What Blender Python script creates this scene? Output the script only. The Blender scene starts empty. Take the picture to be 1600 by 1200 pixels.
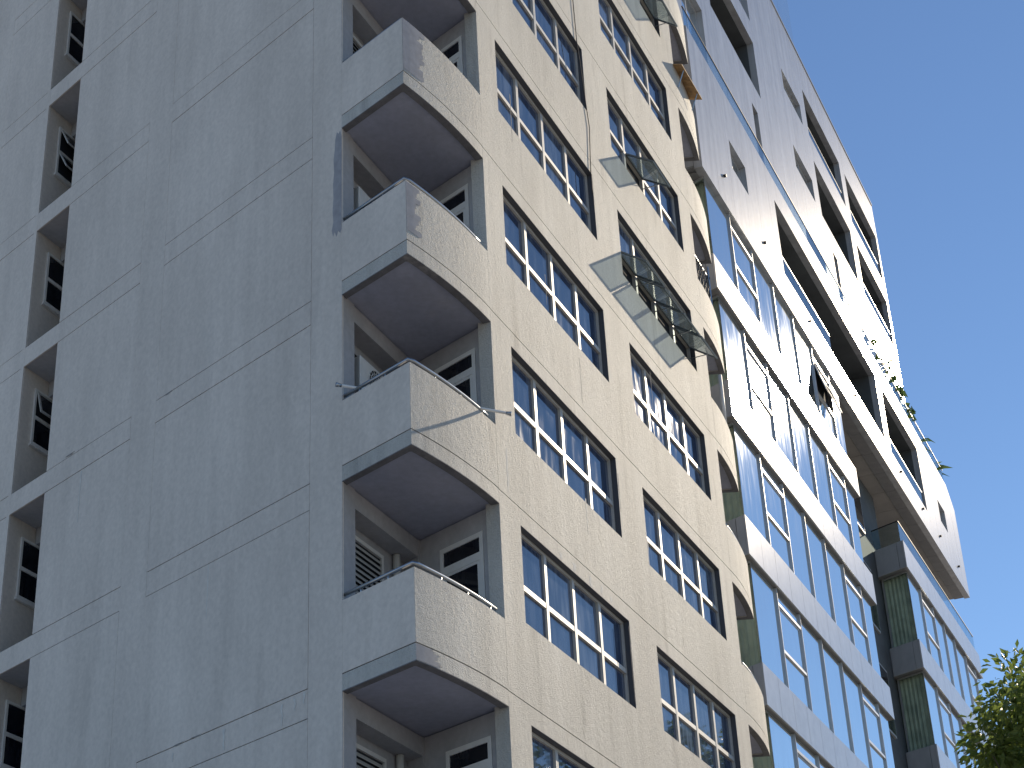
import bpy, bmesh, math, random
from mathutils import Vector, Matrix
random.seed(7)
R = math.radians
S = bpy.context.scene
COL = S.collection

# ------------------------------------------------------------------ camera
cam = bpy.data.cameras.new('camera')
camo = bpy.data.objects.new('camera', cam); COL.objects.link(camo)
right, down, fwd = (Vector(v) for v in ((0.408969, -0.911355, -0.046654), (0.422239, 0.234307, -0.875679), (0.808986, 0.338427, 0.480634)))
m = Matrix((right, -down, -fwd)).transposed().to_4x4()
m.translation = Vector((-17.2301, -9.1444, -7.6726))
camo.matrix_world = m
cam.sensor_width = 36; cam.lens = 2795.0 / 1600 * 36
cam.clip_start = 0.1; cam.clip_end = 6000
S.camera = camo

# ------------------------------------------------------------------ sky, sun, exposure
SUN_EL, SUN_AZ = 27.8, -14.0                 # azimuth measured from +X towards +Y
world = bpy.data.worlds.new('World'); S.world = world; world.use_nodes = True
wn = world.node_tree.nodes
sky = wn.new('ShaderNodeTexSky'); sky.sky_type = 'NISHITA'; sky.sun_disc = False
sky.sun_elevation = R(SUN_EL); sky.sun_rotation = R(90 - SUN_AZ)
sky.air_density = 1.0; sky.dust_density = 0.0; sky.ozone_density = 6.0
world.node_tree.links.new(sky.outputs[0], wn['Background'].inputs[0])
wn['Background'].inputs[1].default_value = 0.087
sl = bpy.data.lights.new('sun', 'SUN'); sl.energy = 3.1; sl.angle = R(0.53); sl.color = (1.0, 0.89, 0.72)
so = bpy.data.objects.new('sun', sl); COL.objects.link(so)
sd = Vector((math.cos(R(SUN_EL)) * math.cos(R(SUN_AZ)), math.cos(R(SUN_EL)) * math.sin(R(SUN_AZ)), math.sin(R(SUN_EL))))
so.rotation_euler = sd.to_track_quat('Z', 'Y').to_euler(); so.location = sd * 80
S.view_settings.view_transform = 'Standard'; S.view_settings.look = 'None'
S.view_settings.exposure = 0.65; S.view_settings.gamma = 1; S.view_settings.use_curve_mapping = False
S.view_settings.use_white_balance = True; S.view_settings.white_balance_temperature = 7100; S.view_settings.white_balance_tint = 11.5
S.cycles.max_bounces = 8; S.cycles.transparent_max_bounces = 12

# ------------------------------------------------------------------ materials
def new_mat(name):
    m = bpy.data.materials.new(name); m.use_nodes = True
    return m, m.node_tree, m.node_tree.nodes['Principled BSDF']
def plain(name, col, rough=0.5, metal=0.0, spec=0.5, noise=0.0, nscale=3.0):
    m, t, b = new_mat(name)
    b.inputs['Base Color'].default_value = (*col, 1); b.inputs['Roughness'].default_value = rough
    b.inputs['Metallic'].default_value = metal; b.inputs['Specular IOR Level'].default_value = spec
    if noise:
        tc = t.nodes.new('ShaderNodeTexCoord'); n = t.nodes.new('ShaderNodeTexNoise'); n.inputs['Scale'].default_value = nscale
        n.inputs['Detail'].default_value = 6
        mr = t.nodes.new('ShaderNodeMapRange'); mr.inputs['From Min'].default_value = .3; mr.inputs['From Max'].default_value = .7
        mr.inputs['To Min'].default_value = 1 - noise; mr.inputs['To Max'].default_value = 1 + noise
        mx = t.nodes.new('ShaderNodeMix'); mx.data_type = 'RGBA'; mx.blend_type = 'MULTIPLY'; mx.inputs[0].default_value = 1
        mx.inputs[6].default_value = (*col, 1)
        g = t.nodes.new('ShaderNodeNewGeometry')
        t.links.new(g.outputs['Position'], n.inputs['Vector']); t.links.new(n.outputs['Fac'], mr.inputs['Value'])
        t.links.new(mr.outputs[0], mx.inputs[7]); t.links.new(mx.outputs[2], b.inputs['Base Color'])
    return m
def weathered(name, col, rough, spec, streak, bump, bscale, stains=0.0, blotch=0.10):
    """painted render: vertical rain streaks, broad blotches, grain relief"""
    m, t, b = new_mat(name); L = t.links; N = t.nodes
    g = N.new('ShaderNodeNewGeometry')
    def noise(scale, vec, detail=5, rough_=0.55):
        mp = N.new('ShaderNodeMapping'); mp.inputs['Scale'].default_value = vec
        n = N.new('ShaderNodeTexNoise'); n.inputs['Scale'].default_value = scale
        n.inputs['Detail'].default_value = detail; n.inputs['Roughness'].default_value = rough_
        L.new(g.outputs['Position'], mp.inputs['Vector']); L.new(mp.outputs[0], n.inputs['Vector']); return n.outputs['Fac']
    def rng(v, a, b_, c, d):
        r = N.new('ShaderNodeMapRange'); r.inputs['From Min'].default_value = a; r.inputs['From Max'].default_value = b_
        r.inputs['To Min'].default_value = c; r.inputs['To Max'].default_value = d; L.new(v, r.inputs['Value']); return r.outputs[0]
    def mul(a, b_):
        x = N.new('ShaderNodeMath'); x.operation = 'MULTIPLY'; L.new(a, x.inputs[0])
        if isinstance(b_, float): x.inputs[1].default_value = b_
        else: L.new(b_, x.inputs[1])
        return x.outputs[0]
    f = rng(noise(3.2, (1, 1, 0.09)), .3, .7, 1 - streak, 1 + streak)
    f = mul(f, rng(noise(0.55, (1, 1, 0.6)), .3, .7, 1 - blotch, 1 + blotch))
    f = mul(f, rng(noise(bscale * .5, (1, 1, 1), 3), .3, .7, 0.93, 1.07))
    mx = N.new('ShaderNodeMix'); mx.data_type = 'RGBA'; mx.blend_type = 'MULTIPLY'; mx.inputs[0].default_value = 1
    mx.inputs[6].default_value = (*col, 1); L.new(f, mx.inputs[7]); out = mx.outputs[2]
    if stains:
        s1 = mul(rng(noise(2.1, (1, 1, .22), 7, .65), .55, .70, 0, 1), rng(noise(0.5, (1, 1, .8)), .46, .60, 0, 1))
        m2 = N.new('ShaderNodeMix'); m2.data_type = 'RGBA'; m2.inputs[7].default_value = (.60, .58, .53, 1)
        L.new(mul(s1, stains), m2.inputs[0]); L.new(out, m2.inputs[6]); out = m2.outputs[2]
        s2 = mul(rng(noise(1.7, (1, 1, .16), 7, .65), .57, .74, 0, 1), stains)
        m3 = N.new('ShaderNodeMix'); m3.data_type = 'RGBA'; m3.inputs[7].default_value = (.13, .125, .12, 1)
        L.new(mul(s2, .55), m3.inputs[0]); L.new(out, m3.inputs[6]); out = m3.outputs[2]
    L.new(out, b.inputs['Base Color'])
    b.inputs['Roughness'].default_value = rough; b.inputs['Specular IOR Level'].default_value = spec
    if bump:
        bp = N.new('ShaderNodeBump'); bp.inputs['Distance'].default_value = bump; bp.inputs['Strength'].default_value = 1
        a = N.new('ShaderNodeMath'); a.operation = 'ADD'; L.new(noise(bscale, (1, 1, 1), 4, .6), a.inputs[0])
        L.new(mul(noise(bscale * .22, (1, 1, .8), 3), .8), a.inputs[1])
        L.new(a.outputs[0], bp.inputs['Height']); L.new(bp.outputs[0], b.inputs['Normal'])
    return m
def thin_glass(name, tint, rough=0.0, boost=1.0, dust=0.0):
    """clear pane: Fresnel mirror over a tinted see-through sheet"""
    m = bpy.data.materials.new(name); m.use_nodes = True; t = m.node_tree; t.nodes.clear()
    o = t.nodes.new('ShaderNodeOutputMaterial'); mx = t.nodes.new('ShaderNodeMixShader')
    g = t.nodes.new('ShaderNodeNewGeometry'); dt = t.nodes.new('ShaderNodeVectorMath'); dt.operation = 'DOT_PRODUCT'
    t.links.new(g.outputs['Normal'], dt.inputs[0]); t.links.new(g.outputs['Incoming'], dt.inputs[1])
    def mth(op, a, b=None, c=None):
        x = t.nodes.new('ShaderNodeMath'); x.operation = op; t.links.new(a, x.inputs[0])
        for i, v in ((1, b), (2, c)):
            if v is not None: x.inputs[i].default_value = v
        return x
    ab = mth('ABSOLUTE', dt.outputs['Value']); om = mth('MULTIPLY_ADD', ab.outputs[0], -1, 1); pw = mth('POWER', om.outputs[0], 5); fr = mth('MULTIPLY_ADD', pw.outputs[0], .96, .04)
    tr = t.nodes.new('ShaderNodeBsdfTransparent'); tr.inputs[0].default_value = (*tint, 1)
    gl = t.nodes.new('ShaderNodeBsdfGlossy'); gl.inputs['Roughness'].default_value = rough
    ml = t.nodes.new('ShaderNodeMath'); ml.operation = 'MULTIPLY'; ml.use_clamp = True; ml.inputs[1].default_value = boost
    t.links.new(fr.outputs[0], ml.inputs[0]); t.links.new(ml.outputs[0], mx.inputs[0])
    t.links.new(tr.outputs[0], mx.inputs[1]); t.links.new(gl.outputs[0], mx.inputs[2]); out = mx.outputs[0]
    if dust:
        df = t.nodes.new('ShaderNodeBsdfDiffuse'); tl = t.nodes.new('ShaderNodeBsdfTranslucent'); ad = t.nodes.new('ShaderNodeMixShader'); m2 = t.nodes.new('ShaderNodeMixShader')
        df.inputs[0].default_value = tl.inputs[0].default_value = (.52, .58, .58, 1); ad.inputs[0].default_value = .5; m2.inputs[0].default_value = dust
        t.links.new(df.outputs[0], ad.inputs[1]); t.links.new(tl.outputs[0], ad.inputs[2]); t.links.new(out, m2.inputs[1]); t.links.new(ad.outputs[0], m2.inputs[2]); out = m2.outputs[0]
    t.links.new(out, o.inputs[0])
    return m
def dirty_pane(name, base, ior, dirt, metal=0.0, rough=0.012):
    """reflective window pane with a dusty film that hangs in streaks"""
    m, t, b = new_mat(name); L = t.links; N = t.nodes
    b.inputs['Metallic'].default_value = metal; b.inputs['IOR'].default_value = ior
    g = N.new('ShaderNodeNewGeometry')
    def noise(scale, vec, detail=4):
        mp = N.new('ShaderNodeMapping'); mp.inputs['Scale'].default_value = vec
        n = N.new('ShaderNodeTexNoise'); n.inputs['Scale'].default_value = scale; n.inputs['Detail'].default_value = detail
        L.new(g.outputs['Position'], mp.inputs['Vector']); L.new(mp.outputs[0], n.inputs['Vector']); return n.outputs['Fac']
    a = N.new('ShaderNodeMapRange'); a.inputs['From Min'].default_value = .42; a.inputs['From Max'].default_value = .75
    a.inputs['To Min'].default_value = 0; a.inputs['To Max'].default_value = dirt; L.new(noise(6, (1, 1, .18)), a.inputs['Value'])
    mx = N.new('ShaderNodeMix'); mx.data_type = 'RGBA'; mx.inputs[6].default_value = (*base, 1); mx.inputs[7].default_value = (.33, .38, .45, 1)
    L.new(a.outputs[0], mx.inputs[0]); L.new(mx.outputs[2], b.inputs['Base Color'])
    r = N.new('ShaderNodeMath'); r.operation = 'MULTIPLY_ADD'; L.new(a.outputs[0], r.inputs[0]); r.inputs[1].default_value = .25; r.inputs[2].default_value = rough
    L.new(r.outputs[0], b.inputs['Roughness'])
    bp = N.new('ShaderNodeBump'); bp.inputs['Distance'].default_value = .0012; L.new(noise(.8, (1, 1, 1), 1), bp.inputs['Height']); L.new(bp.outputs[0], b.inputs['Normal'])
    return m
M = dict(
    stucco=weathered('stucco_front', (.565, .555, .515), .66, .07, .08, .019, 54, .9),
    side=weathered('painted_render', (.70, .64, .575), .75, .2, .05, .003, 26, .22, .08),
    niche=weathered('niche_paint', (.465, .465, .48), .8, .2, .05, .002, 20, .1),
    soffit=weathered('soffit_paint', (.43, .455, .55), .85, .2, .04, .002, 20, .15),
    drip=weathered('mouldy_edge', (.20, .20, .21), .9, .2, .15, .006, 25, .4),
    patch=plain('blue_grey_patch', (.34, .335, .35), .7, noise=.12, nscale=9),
    lime=plain('lime_deposit', (.66, .65, .61), .9, noise=.12, nscale=14), grime=plain('grime', (.26, .25, .24), .9, noise=.2, nscale=14),
    groove=plain('groove_filler', (.13, .125, .12), .9),
    frame=plain('white_aluminium', (.54, .535, .51), .45, noise=.06, nscale=9),
    reveal_dark=plain('painted_reveal_shade', (.075, .08, .095), .6), dframe=plain('dark_sash', (.14, .16, .17), .4, .3),
    pane=dirty_pane('window_pane', (.03, .055, .11), 1.75, .24),
    pane_b=dirty_pane('dusty_window_pane', (.05, .075, .125), 1.65, .42),
    dpane=dirty_pane('dark_pane', (.008, .011, .018), 1.45, .05),
    coated=dirty_pane('coated_glass', (.66, .72, .74), 1.7, .14, .88, .05),
    clear=thin_glass('clear_pane', (.66, .72, .73), 0, 1.6, .13),
    balus=thin_glass('balustrade_glass', (.80, .88, .90), .02, 1.0),
    sideglass=thin_glass('side_glass', (.90, .95, .92), 0, 1.2),
    inside=plain('dark_interior', (.03, .033, .04), .9),
    chrome=plain('rail_steel', (.42, .44, .46), .28, .9),
    white=plain('white_plastic', (.80, .79, .76), .45, noise=.05, nscale=6),
    black=plain('black_metal', (.02, .02, .022), .5),
    rubber=plain('black_cable', (.03, .03, .032), .6),
    clad=weathered('metal_cladding', (.47, .48, .495), .21, .6, .05, .0012, 6, .05, .03),
    facade=weathered('pale_facade_panel', (.40, .415, .435), .24, .36, .16, .0015, 5, .12, .05),
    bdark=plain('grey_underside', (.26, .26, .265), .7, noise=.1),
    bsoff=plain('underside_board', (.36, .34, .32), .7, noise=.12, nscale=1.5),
    mull=plain('mullion_metal', (.55, .56, .57), .35, .4),
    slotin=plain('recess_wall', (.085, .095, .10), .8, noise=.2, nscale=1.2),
    curtain=plain('green_curtain', (.74, .74, .64), .9, noise=.25, nscale=2),
    rust=plain('rusty_sheet', (.34, .20, .09), .75, noise=.4, nscale=6),
    bark=plain('bark', (.10, .075, .055), .9, noise=.3, nscale=8),
    ground=plain('ground_soil', (.36, .34, .31), .95, noise=.3, nscale=.05),
    asphalt=plain('asphalt', (.085, .083, .08), .9, noise=.2, nscale=1),
    paving=plain('pavement_concrete', (.42, .40, .37), .9, noise=.15, nscale=1),
    paint=plain('road_paint', (.75, .75, .72), .7),
)
def leaf_mat(name, a, b_):
    m, t, b = new_mat(name); N = t.nodes; L = t.links
    oi = N.new('ShaderNodeNewGeometry'); n = N.new('ShaderNodeTexNoise'); n.inputs['Scale'].default_value = 1.6; n.inputs['Detail'].default_value = 5
    L.new(oi.outputs['Position'], n.inputs['Vector'])
    mr = N.new('ShaderNodeMapRange'); mr.inputs['From Min'].default_value = .35; mr.inputs['From Max'].default_value = .65; L.new(n.outputs['Fac'], mr.inputs['Value'])
    mx = N.new('ShaderNodeMix'); mx.data_type = 'RGBA'; mx.inputs[6].default_value = (*a, 1); mx.inputs[7].default_value = (*b_, 1)
    L.new(mr.outputs[0], mx.inputs[0]); L.new(mx.outputs[2], b.inputs['Base Color']); b.inputs['Roughness'].default_value = .42
    tr = N.new('ShaderNodeBsdfTranslucent'); L.new(mx.outputs[2], tr.inputs[0])
    ms = N.new('ShaderNodeMixShader'); ms.inputs[0].default_value = .5
    out = N['Material Output']; L.new(b.outputs[0], ms.inputs[1]); L.new(tr.outputs[0], ms.inputs[2]); L.new(ms.outputs[0], out.inputs[0])
    return m
M['leaf'] = leaf_mat('tree_leaf', (.085, .14, .03), (.24, .30, .07))
M['leaf2'] = leaf_mat('terrace_leaf', (.05, .10, .03), (.10, .16, .05))

# ------------------------------------------------------------------ mesh helpers
def ident(a, b, c): return Vector((a, b, c))
class MB:
    """collects boxes, tubes, sheets; build() links them as one mesh object"""
    def __init__(self): self.bm = bmesh.new()
    def hexa(self, P):
        v = [self.bm.verts.new(p) for p in P]
        for f in ((0, 1, 3, 2), (4, 6, 7, 5), (0, 4, 5, 1), (2, 3, 7, 6), (0, 2, 6, 4), (1, 5, 7, 3)):
            self.bm.faces.new([v[i] for i in f])
        return self
    def box(self, a0, a1, b0, b1, c0, c1, f=ident):
        return self.hexa([f(a, b, c) for a in (a0, a1) for b in (b0, b1) for c in (c0, c1)])
    def prism(self, poly, c0, c1, f=ident):
        lo = [self.bm.verts.new(f(a, b, c0)) for a, b in poly]; hi = [self.bm.verts.new(f(a, b, c1)) for a, b in poly]
        n = len(poly); self.bm.faces.new(lo); self.bm.faces.new(hi)
        for i in range(n): self.bm.faces.new((lo[i], lo[(i + 1) % n], hi[(i + 1) % n], hi[i]))
        return self
    def quad(self, *P):
        self.bm.faces.new([self.bm.verts.new(p) for p in P]); return self
    def tube(self, pts, r, n=8, r1=None):
        pts = [Vector(p) for p in pts]; rings = []
        for i, p in enumerate(pts):
            d = (pts[min(i + 1, len(pts) - 1)] - pts[max(i - 1, 0)]).normalized()
            a = d.orthogonal().normalized() if i == 0 else (pa - d * pa.dot(d)).normalized()
            pa = a; b = d.cross(a); rr = r if r1 is None else r + (r1 - r) * i / (len(pts) - 1)
            rings.append([self.bm.verts.new(p + (a * math.cos(2 * math.pi * k / n) + b * math.sin(2 * math.pi * k / n)) * rr) for k in range(n)])
        for A, B in zip(rings, rings[1:]):
            for k in range(n): self.bm.faces.new((A[k], A[(k + 1) % n], B[(k + 1) % n], B[k]))
        self.bm.faces.new(rings[0]); self.bm.faces.new(rings[-1]); return self
    def sheet(self, us, zs, solid, depth, f, front=True):
        """slab of rectangular cells with openings; f(u, d, z); reveals and edges go back by depth"""
        cache = {}
        def V(u, d, z):
            k = (round(u, 4), round(d, 4), round(z, 4))
            if k not in cache: cache[k] = self.bm.verts.new(f(u, d, z))
            return cache[k]
        nu, nz = len(us) - 1, len(zs) - 1
        ok = [[solid((us[i] + us[i + 1]) / 2, (zs[j] + zs[j + 1]) / 2) for j in range(nz)] for i in range(nu)]
        S_ = lambda i, j: 0 <= i < nu and 0 <= j < nz and ok[i][j]
        for i in range(nu):
            for j in range(nz):
                if not ok[i][j]: continue
                a, b, c, e = us[i], us[i + 1], zs[j], zs[j + 1]
                self.bm.faces.new((V(a, 0, c), V(b, 0, c), V(b, 0, e), V(a, 0, e)))
                for (di, dj, p, q) in ((-1, 0, (a, c), (a, e)), (1, 0, (b, c), (b, e)), (0, -1, (a, c), (b, c)), (0, 1, (a, e), (b, e))):
                    if not S_(i + di, j + dj):
                        self.bm.faces.new((V(p[0], 0, p[1]), V(q[0], 0, q[1]), V(q[0], depth, q[1]), V(p[0], depth, p[1])))
        return self
    def mesh(self, name, mat, smooth=False):
        bmesh.ops.recalc_face_normals(self.bm, faces=self.bm.faces)
        me = bpy.data.meshes.new(name); self.bm.to_mesh(me); self.bm.free()
        me.materials.append(M[mat] if isinstance(mat, str) else mat)
        if smooth:
            for p in me.polygons: p.use_smooth = True
        return me
    def build(self, name, mat, parent=None, smooth=False):
        return link(name, self.mesh(name, mat, smooth), parent)
def link(name, data, parent=None, loc=None):
    o = bpy.data.objects.new(name, data); COL.objects.link(o)
    if parent is not None: o.parent = parent
    if loc is not None: o.location = loc
    return o
def thing(name, label, cat, loc=(0, 0, 0), group=None):
    o = bpy.data.objects.new(name, None); COL.objects.link(o); o.location = loc
    o.empty_display_size = .3
    return tag(o, label, cat, group)
def tag(o, label, cat, group=None):
    o['label'] = label; o['category'] = cat
    if group: o['group'] = group
    return o
def structure(o): o['kind'] = 'structure'; return o
def bevel(o, w, seg=1):
    md = o.modifiers.new('bevel', 'BEVEL'); md.width = w; md.segments = seg; md.limit_method = 'ANGLE'; return o
def cuts(lo, hi, vals): return sorted({lo, hi, *[v for v in vals if lo < v < hi]})

# ------------------------------------------------------------------ frames of the old block
PHI = 1.19015
OX = 1.5728
LD = Vector((math.cos(PHI), math.sin(PHI), 0)); LN = Vector((LD.y, -LD.x, 0)); O0 = Vector((OX, 0, 0))
def SK(rx, s, z): return O0 + Vector((rx, 0, 0)) + LD * s + Vector((0, 0, z))      # skew: along front, along side
def ML(s, d, z): return O0 + LD * s + LN * d + Vector((0, 0, z))                    # side wall: along, into the wall
def MR(x, d, z): return Vector((x, d, z))                                           # front wall
XS, XE = 3.93, 15.63
XC = (XS + XE) / 2
def mir(f): return lambda a, b, c: (lambda p: Vector((2 * XC - p.x, p.y, p.z)))(f(a, b, c))
FL = 3.0
ZG = -9.35                                   # street level
KLO, KHI = -2, 8                             # storeys with built windows

A = thing('apartment_block', 'older grey rendered apartment block with curved corner balconies in the foreground', 'building', (XC, 4, ZG))
def keep(o, par=None):                       # children are authored in world coordinates
    p = o.parent
    if p is not None and p.type == 'EMPTY': o.matrix_parent_inverse = Matrix.Translation(-p.location)
    return o
A.matrix_world = Matrix.Translation((XC, 4, ZG))

# ------------------------------------------------------------------ ground
g = MB(); g.box(-3000, 3000, -3000, 3000, ZG - 2.2, ZG - .2); structure(g.build('ground', 'ground'))
g = MB(); g.box(-300, 300, -14.5, -6.4, ZG - .2, ZG - .12); structure(g.build('road', 'asphalt'))
g = MB()
for i in range(-20, 40): g.box(i * 6, i * 6 + 2.6, -10.5, -10.38, ZG - .13, ZG - .112)
structure(g.build('road_marking', 'paint'))
g = MB(); g.box(-300, 300, -6.4, -2.0, ZG - .2, ZG); structure(g.build('pavement', 'paving'))
g = MB(); g.box(-300, 300, -18.5, -14.5, ZG - .2, ZG); structure(g.build('pavement', 'paving'))

# ------------------------------------------------------------------ A: front wall storeys
A1, W1, A2, W2, HW = 4.67, 4.42, 10.405, 4.365, 1.508
ZR = -.87                                    # middle rail below window head
for k in range(KLO - 2, KHI + 2):
    z0, z1 = FL * k + .284 - FL, FL * k + .27
    holes = [(A1, A1 + W1), (A2, A2 + W2)]
    us = cuts(XS + .004, XE - .004, [v for h in holes for v in h]); zs = cuts(z0, z1, [FL * k - HW, FL * k])
    def solid(u, z, k=k): return not (FL * k - HW < z < FL * k and any(a < u < b for a, b in holes))
    keep(MB().sheet(us, zs, solid, .215, MR).build('front_wall', 'stucco', A))
core = MB()
NX, NS = 2.31, 1.70
_p = [SK(XS - OX + .25, .225 / LD.y, 0), SK(XS - OX + .25, 2.5, 0), SK(NX + .35, 2.5, 0), SK(2.45, 19, 0)]
core.prism([(p.x, p.y) for p in _p] + [(2 * XC - p.x, p.y) for p in reversed(_p)], ZG, FL * KHI + 3.2)
keep(core.build('inner_wall', 'inside', A))
for k in range(KLO - 2, KHI + 2): keep(MB().box(XS + .01, XE - .01, .012, .15, FL * k + .268, FL * k + .286).build('wall_groove', 'groove', A))

# windows of the front: shared meshes, frame > panes and sashes
def window_meshes(w):
    f = MB(); n = 4; pw = w / n; t = .045
    f.box(0, w, .06, .14, -.05, 0); f.box(0, w, .06, .14, -HW, -HW + .05)
    f.box(0, .04, .06, .14, -HW + .05, -.05); f.box(w - .05, w, .06, .14, -HW + .05, -.05)
    for i in range(1, n):
        f.box(i * pw - t, i * pw - .005, .05, .14, -HW + .05, -.05); f.box(i * pw + .005, i * pw + t, .05, .14, -HW + .05, -.05)
        f.box(i * pw - .005, i * pw + .005, .065, .14, -HW + .05, -.05)
    for i in range(n):
        a = i * pw + (t if i else .04); b = (i + 1) * pw - (t if i < n - 1 else .05)
        f.box(a, b, .055, .14, ZR - .04, ZR + .04)
    fm = f.mesh('window_frame', 'frame')
    PM = ['pane'] * 4 + ['pane_b'] * 2
    up = [MB().box(.046, pw - .046, .095, .105, ZR + .041, -.051).mesh('pane', p_) for p_ in PM]
    lo = [MB().box(.046, pw - .046, .095, .105, -HW + .051, ZR - .041).mesh('pane', p_) for p_ in PM]
    s = MB(); h = .70; x0, x1 = .03, pw - .03; e = .032
    s.box(x0, x1, -.015, .02, -e, 0); s.box(x0, x1, -.015, .02, -h, -h + e)
    s.box(x0, x0 + e, -.015, .02, -h + e, -e); s.box(x1 - e, x1, -.015, .02, -h + e, -e)
    sm = s.mesh('sash', 'dframe')
    gm = MB().box(x0 + e, x1 - e, 0, .006, -h + e, -e).mesh('sash_pane', 'clear')
    st = MB(); st.box(x1 - .06, x1 - .045, -.34, .06, -.34, -.325)
    stm = st.mesh('stay_arm', 'chrome')
    dk = MB().box(.03, pw - .03, .125, .13, -HW + .051, ZR - .041).mesh('open_bay', 'inside')
    return fm, up, lo, sm, gm, stm, dk, pw
WM = {1: window_meshes(W1), 2: window_meshes(W2)}
SHADE_FACING = {}
for c, ww in ((1, W1), (2, W2)):
    l = MB(); l.box(0.001, ww - .006, -.041, .055, -.008, -.001); l.box(ww - .008, ww - .001, -.041, .055, -HW + .001, -.001)  # thin dark facing on head and right reveal, their shade put into its colour
    SHADE_FACING[c] = l.mesh('reveal_shade', 'reveal_dark')
OPEN = {(2, 4): {0: 54, 1: 52, 2: 53, 3: 54}, (2, 5): {1: 56}, (2, 7): {3: 50}}
for k in range(KLO, KHI + 1):
    for c, x0 in ((1, A1), (2, A2)):
        fm, up, lo, sm, gm, stm, dk, pw = WM[c]
        w = keep(link('window', fm, A)); w.location = (x0, .045, FL * k)
        link('reveal_shade', SHADE_FACING[c], w)
        for i in range(4):
            o = link('pane', random.choice(up), w, (i * pw, 0, 0)); o.rotation_euler = (R(random.uniform(-.3, .3)), 0, R(random.uniform(-.3, .3)))
            ang = OPEN.get((c, k), {}).get(i)
            if ang is None:
                o = link('pane', random.choice(lo), w, (i * pw, 0, 0)); o.rotation_euler = (R(random.uniform(-.2, .2)), 0, R(random.uniform(-.3, .3))); continue
            link('open_bay', dk, w, (i * pw, 0, 0))
            for nm, me in (('sash', sm), ('sash_pane', gm)):
                o = link(nm, me, w, (i * pw, .04, ZR - .045)); o.rotation_euler = (-R(ang), 0, 0)
            o = link('stay_arm', stm, w, (i * pw, .0, ZR - .045 + .05))

# ------------------------------------------------------------------ A: side wall with its slot of windows
EDGE, J1, P0, P1, S0, S1, P2, P3, SEND = 1.708, 2.42, 6.43, 7.15, 9.77, 10.93, 12.8, 13.45, 19.0
GB, GT = -.127, .283                         # slab band joints relative to 3k
def panel(name, s0, s1, z0, z1, f=ML):
    d = random.uniform(0, .004)
    b = MB().box(s0, s1, d, .03, z0, z1, f)
    return b
for flip in (False, True):
    f = mir(ML) if flip else ML
    fs = mir(SK) if flip else SK
    if flip:
        # far side, seen only at its edge: one sheet per storey
        for k in range(KLO - 2, KHI + 2):
            keep(MB().box(EDGE, SEND, 0, .2, FL * k + GT, FL * k + FL + GT - .012, f).build('side_wall', 'side', A))
        continue
    for k in range(KLO - 1, KHI + 1):
        b = FL * k
        for (s0, s1) in ((J1 + .004, P0), (P1, S0), (S1, P2), (P3, SEND)):
            keep(panel('wall_panel', s0 + .003, s1 - .003, b + GT + .006, b + FL + GB - .006).build('wall_panel', 'side', A))
        for (s0, s1) in ((J1 + .004, P0), (P1, P2), (P3, SEND)):
            keep(panel('slab_band', s0 + .003, s1 - .003, b + GB + .006, b + GT - .006).build('slab_band', 'side', A))
    zt, zb = FL * (KHI + 1), FL * (KLO - 1)
    for (s0, s1) in ((EDGE, J1), (P0, P1), (P2, P3)):
        keep(MB().box(s0, s1 - .002, .001, .03, zb, zt, ML).build('wall_strip', 'side', A))
    keep(MB().box(J1, SEND, 0, .03, ZG, zb - .01, ML).build('base_wall', 'side', A))
    keep(MB().box(.034, .3, EDGE + .004, S0 - .002, ZG, zt, SK).build('backing_wall', 'groove', A))
    keep(MB().box(.034, .3, S1 + .002, SEND, ZG, zt, SK).build('backing_wall', 'groove', A))
    # end face of the side wall towards the balconies
    keep(MB().box(0.004, .37, EDGE - .004, EDGE + .06, zb, zt, SK).build('wall_end', 'niche', A))
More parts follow.
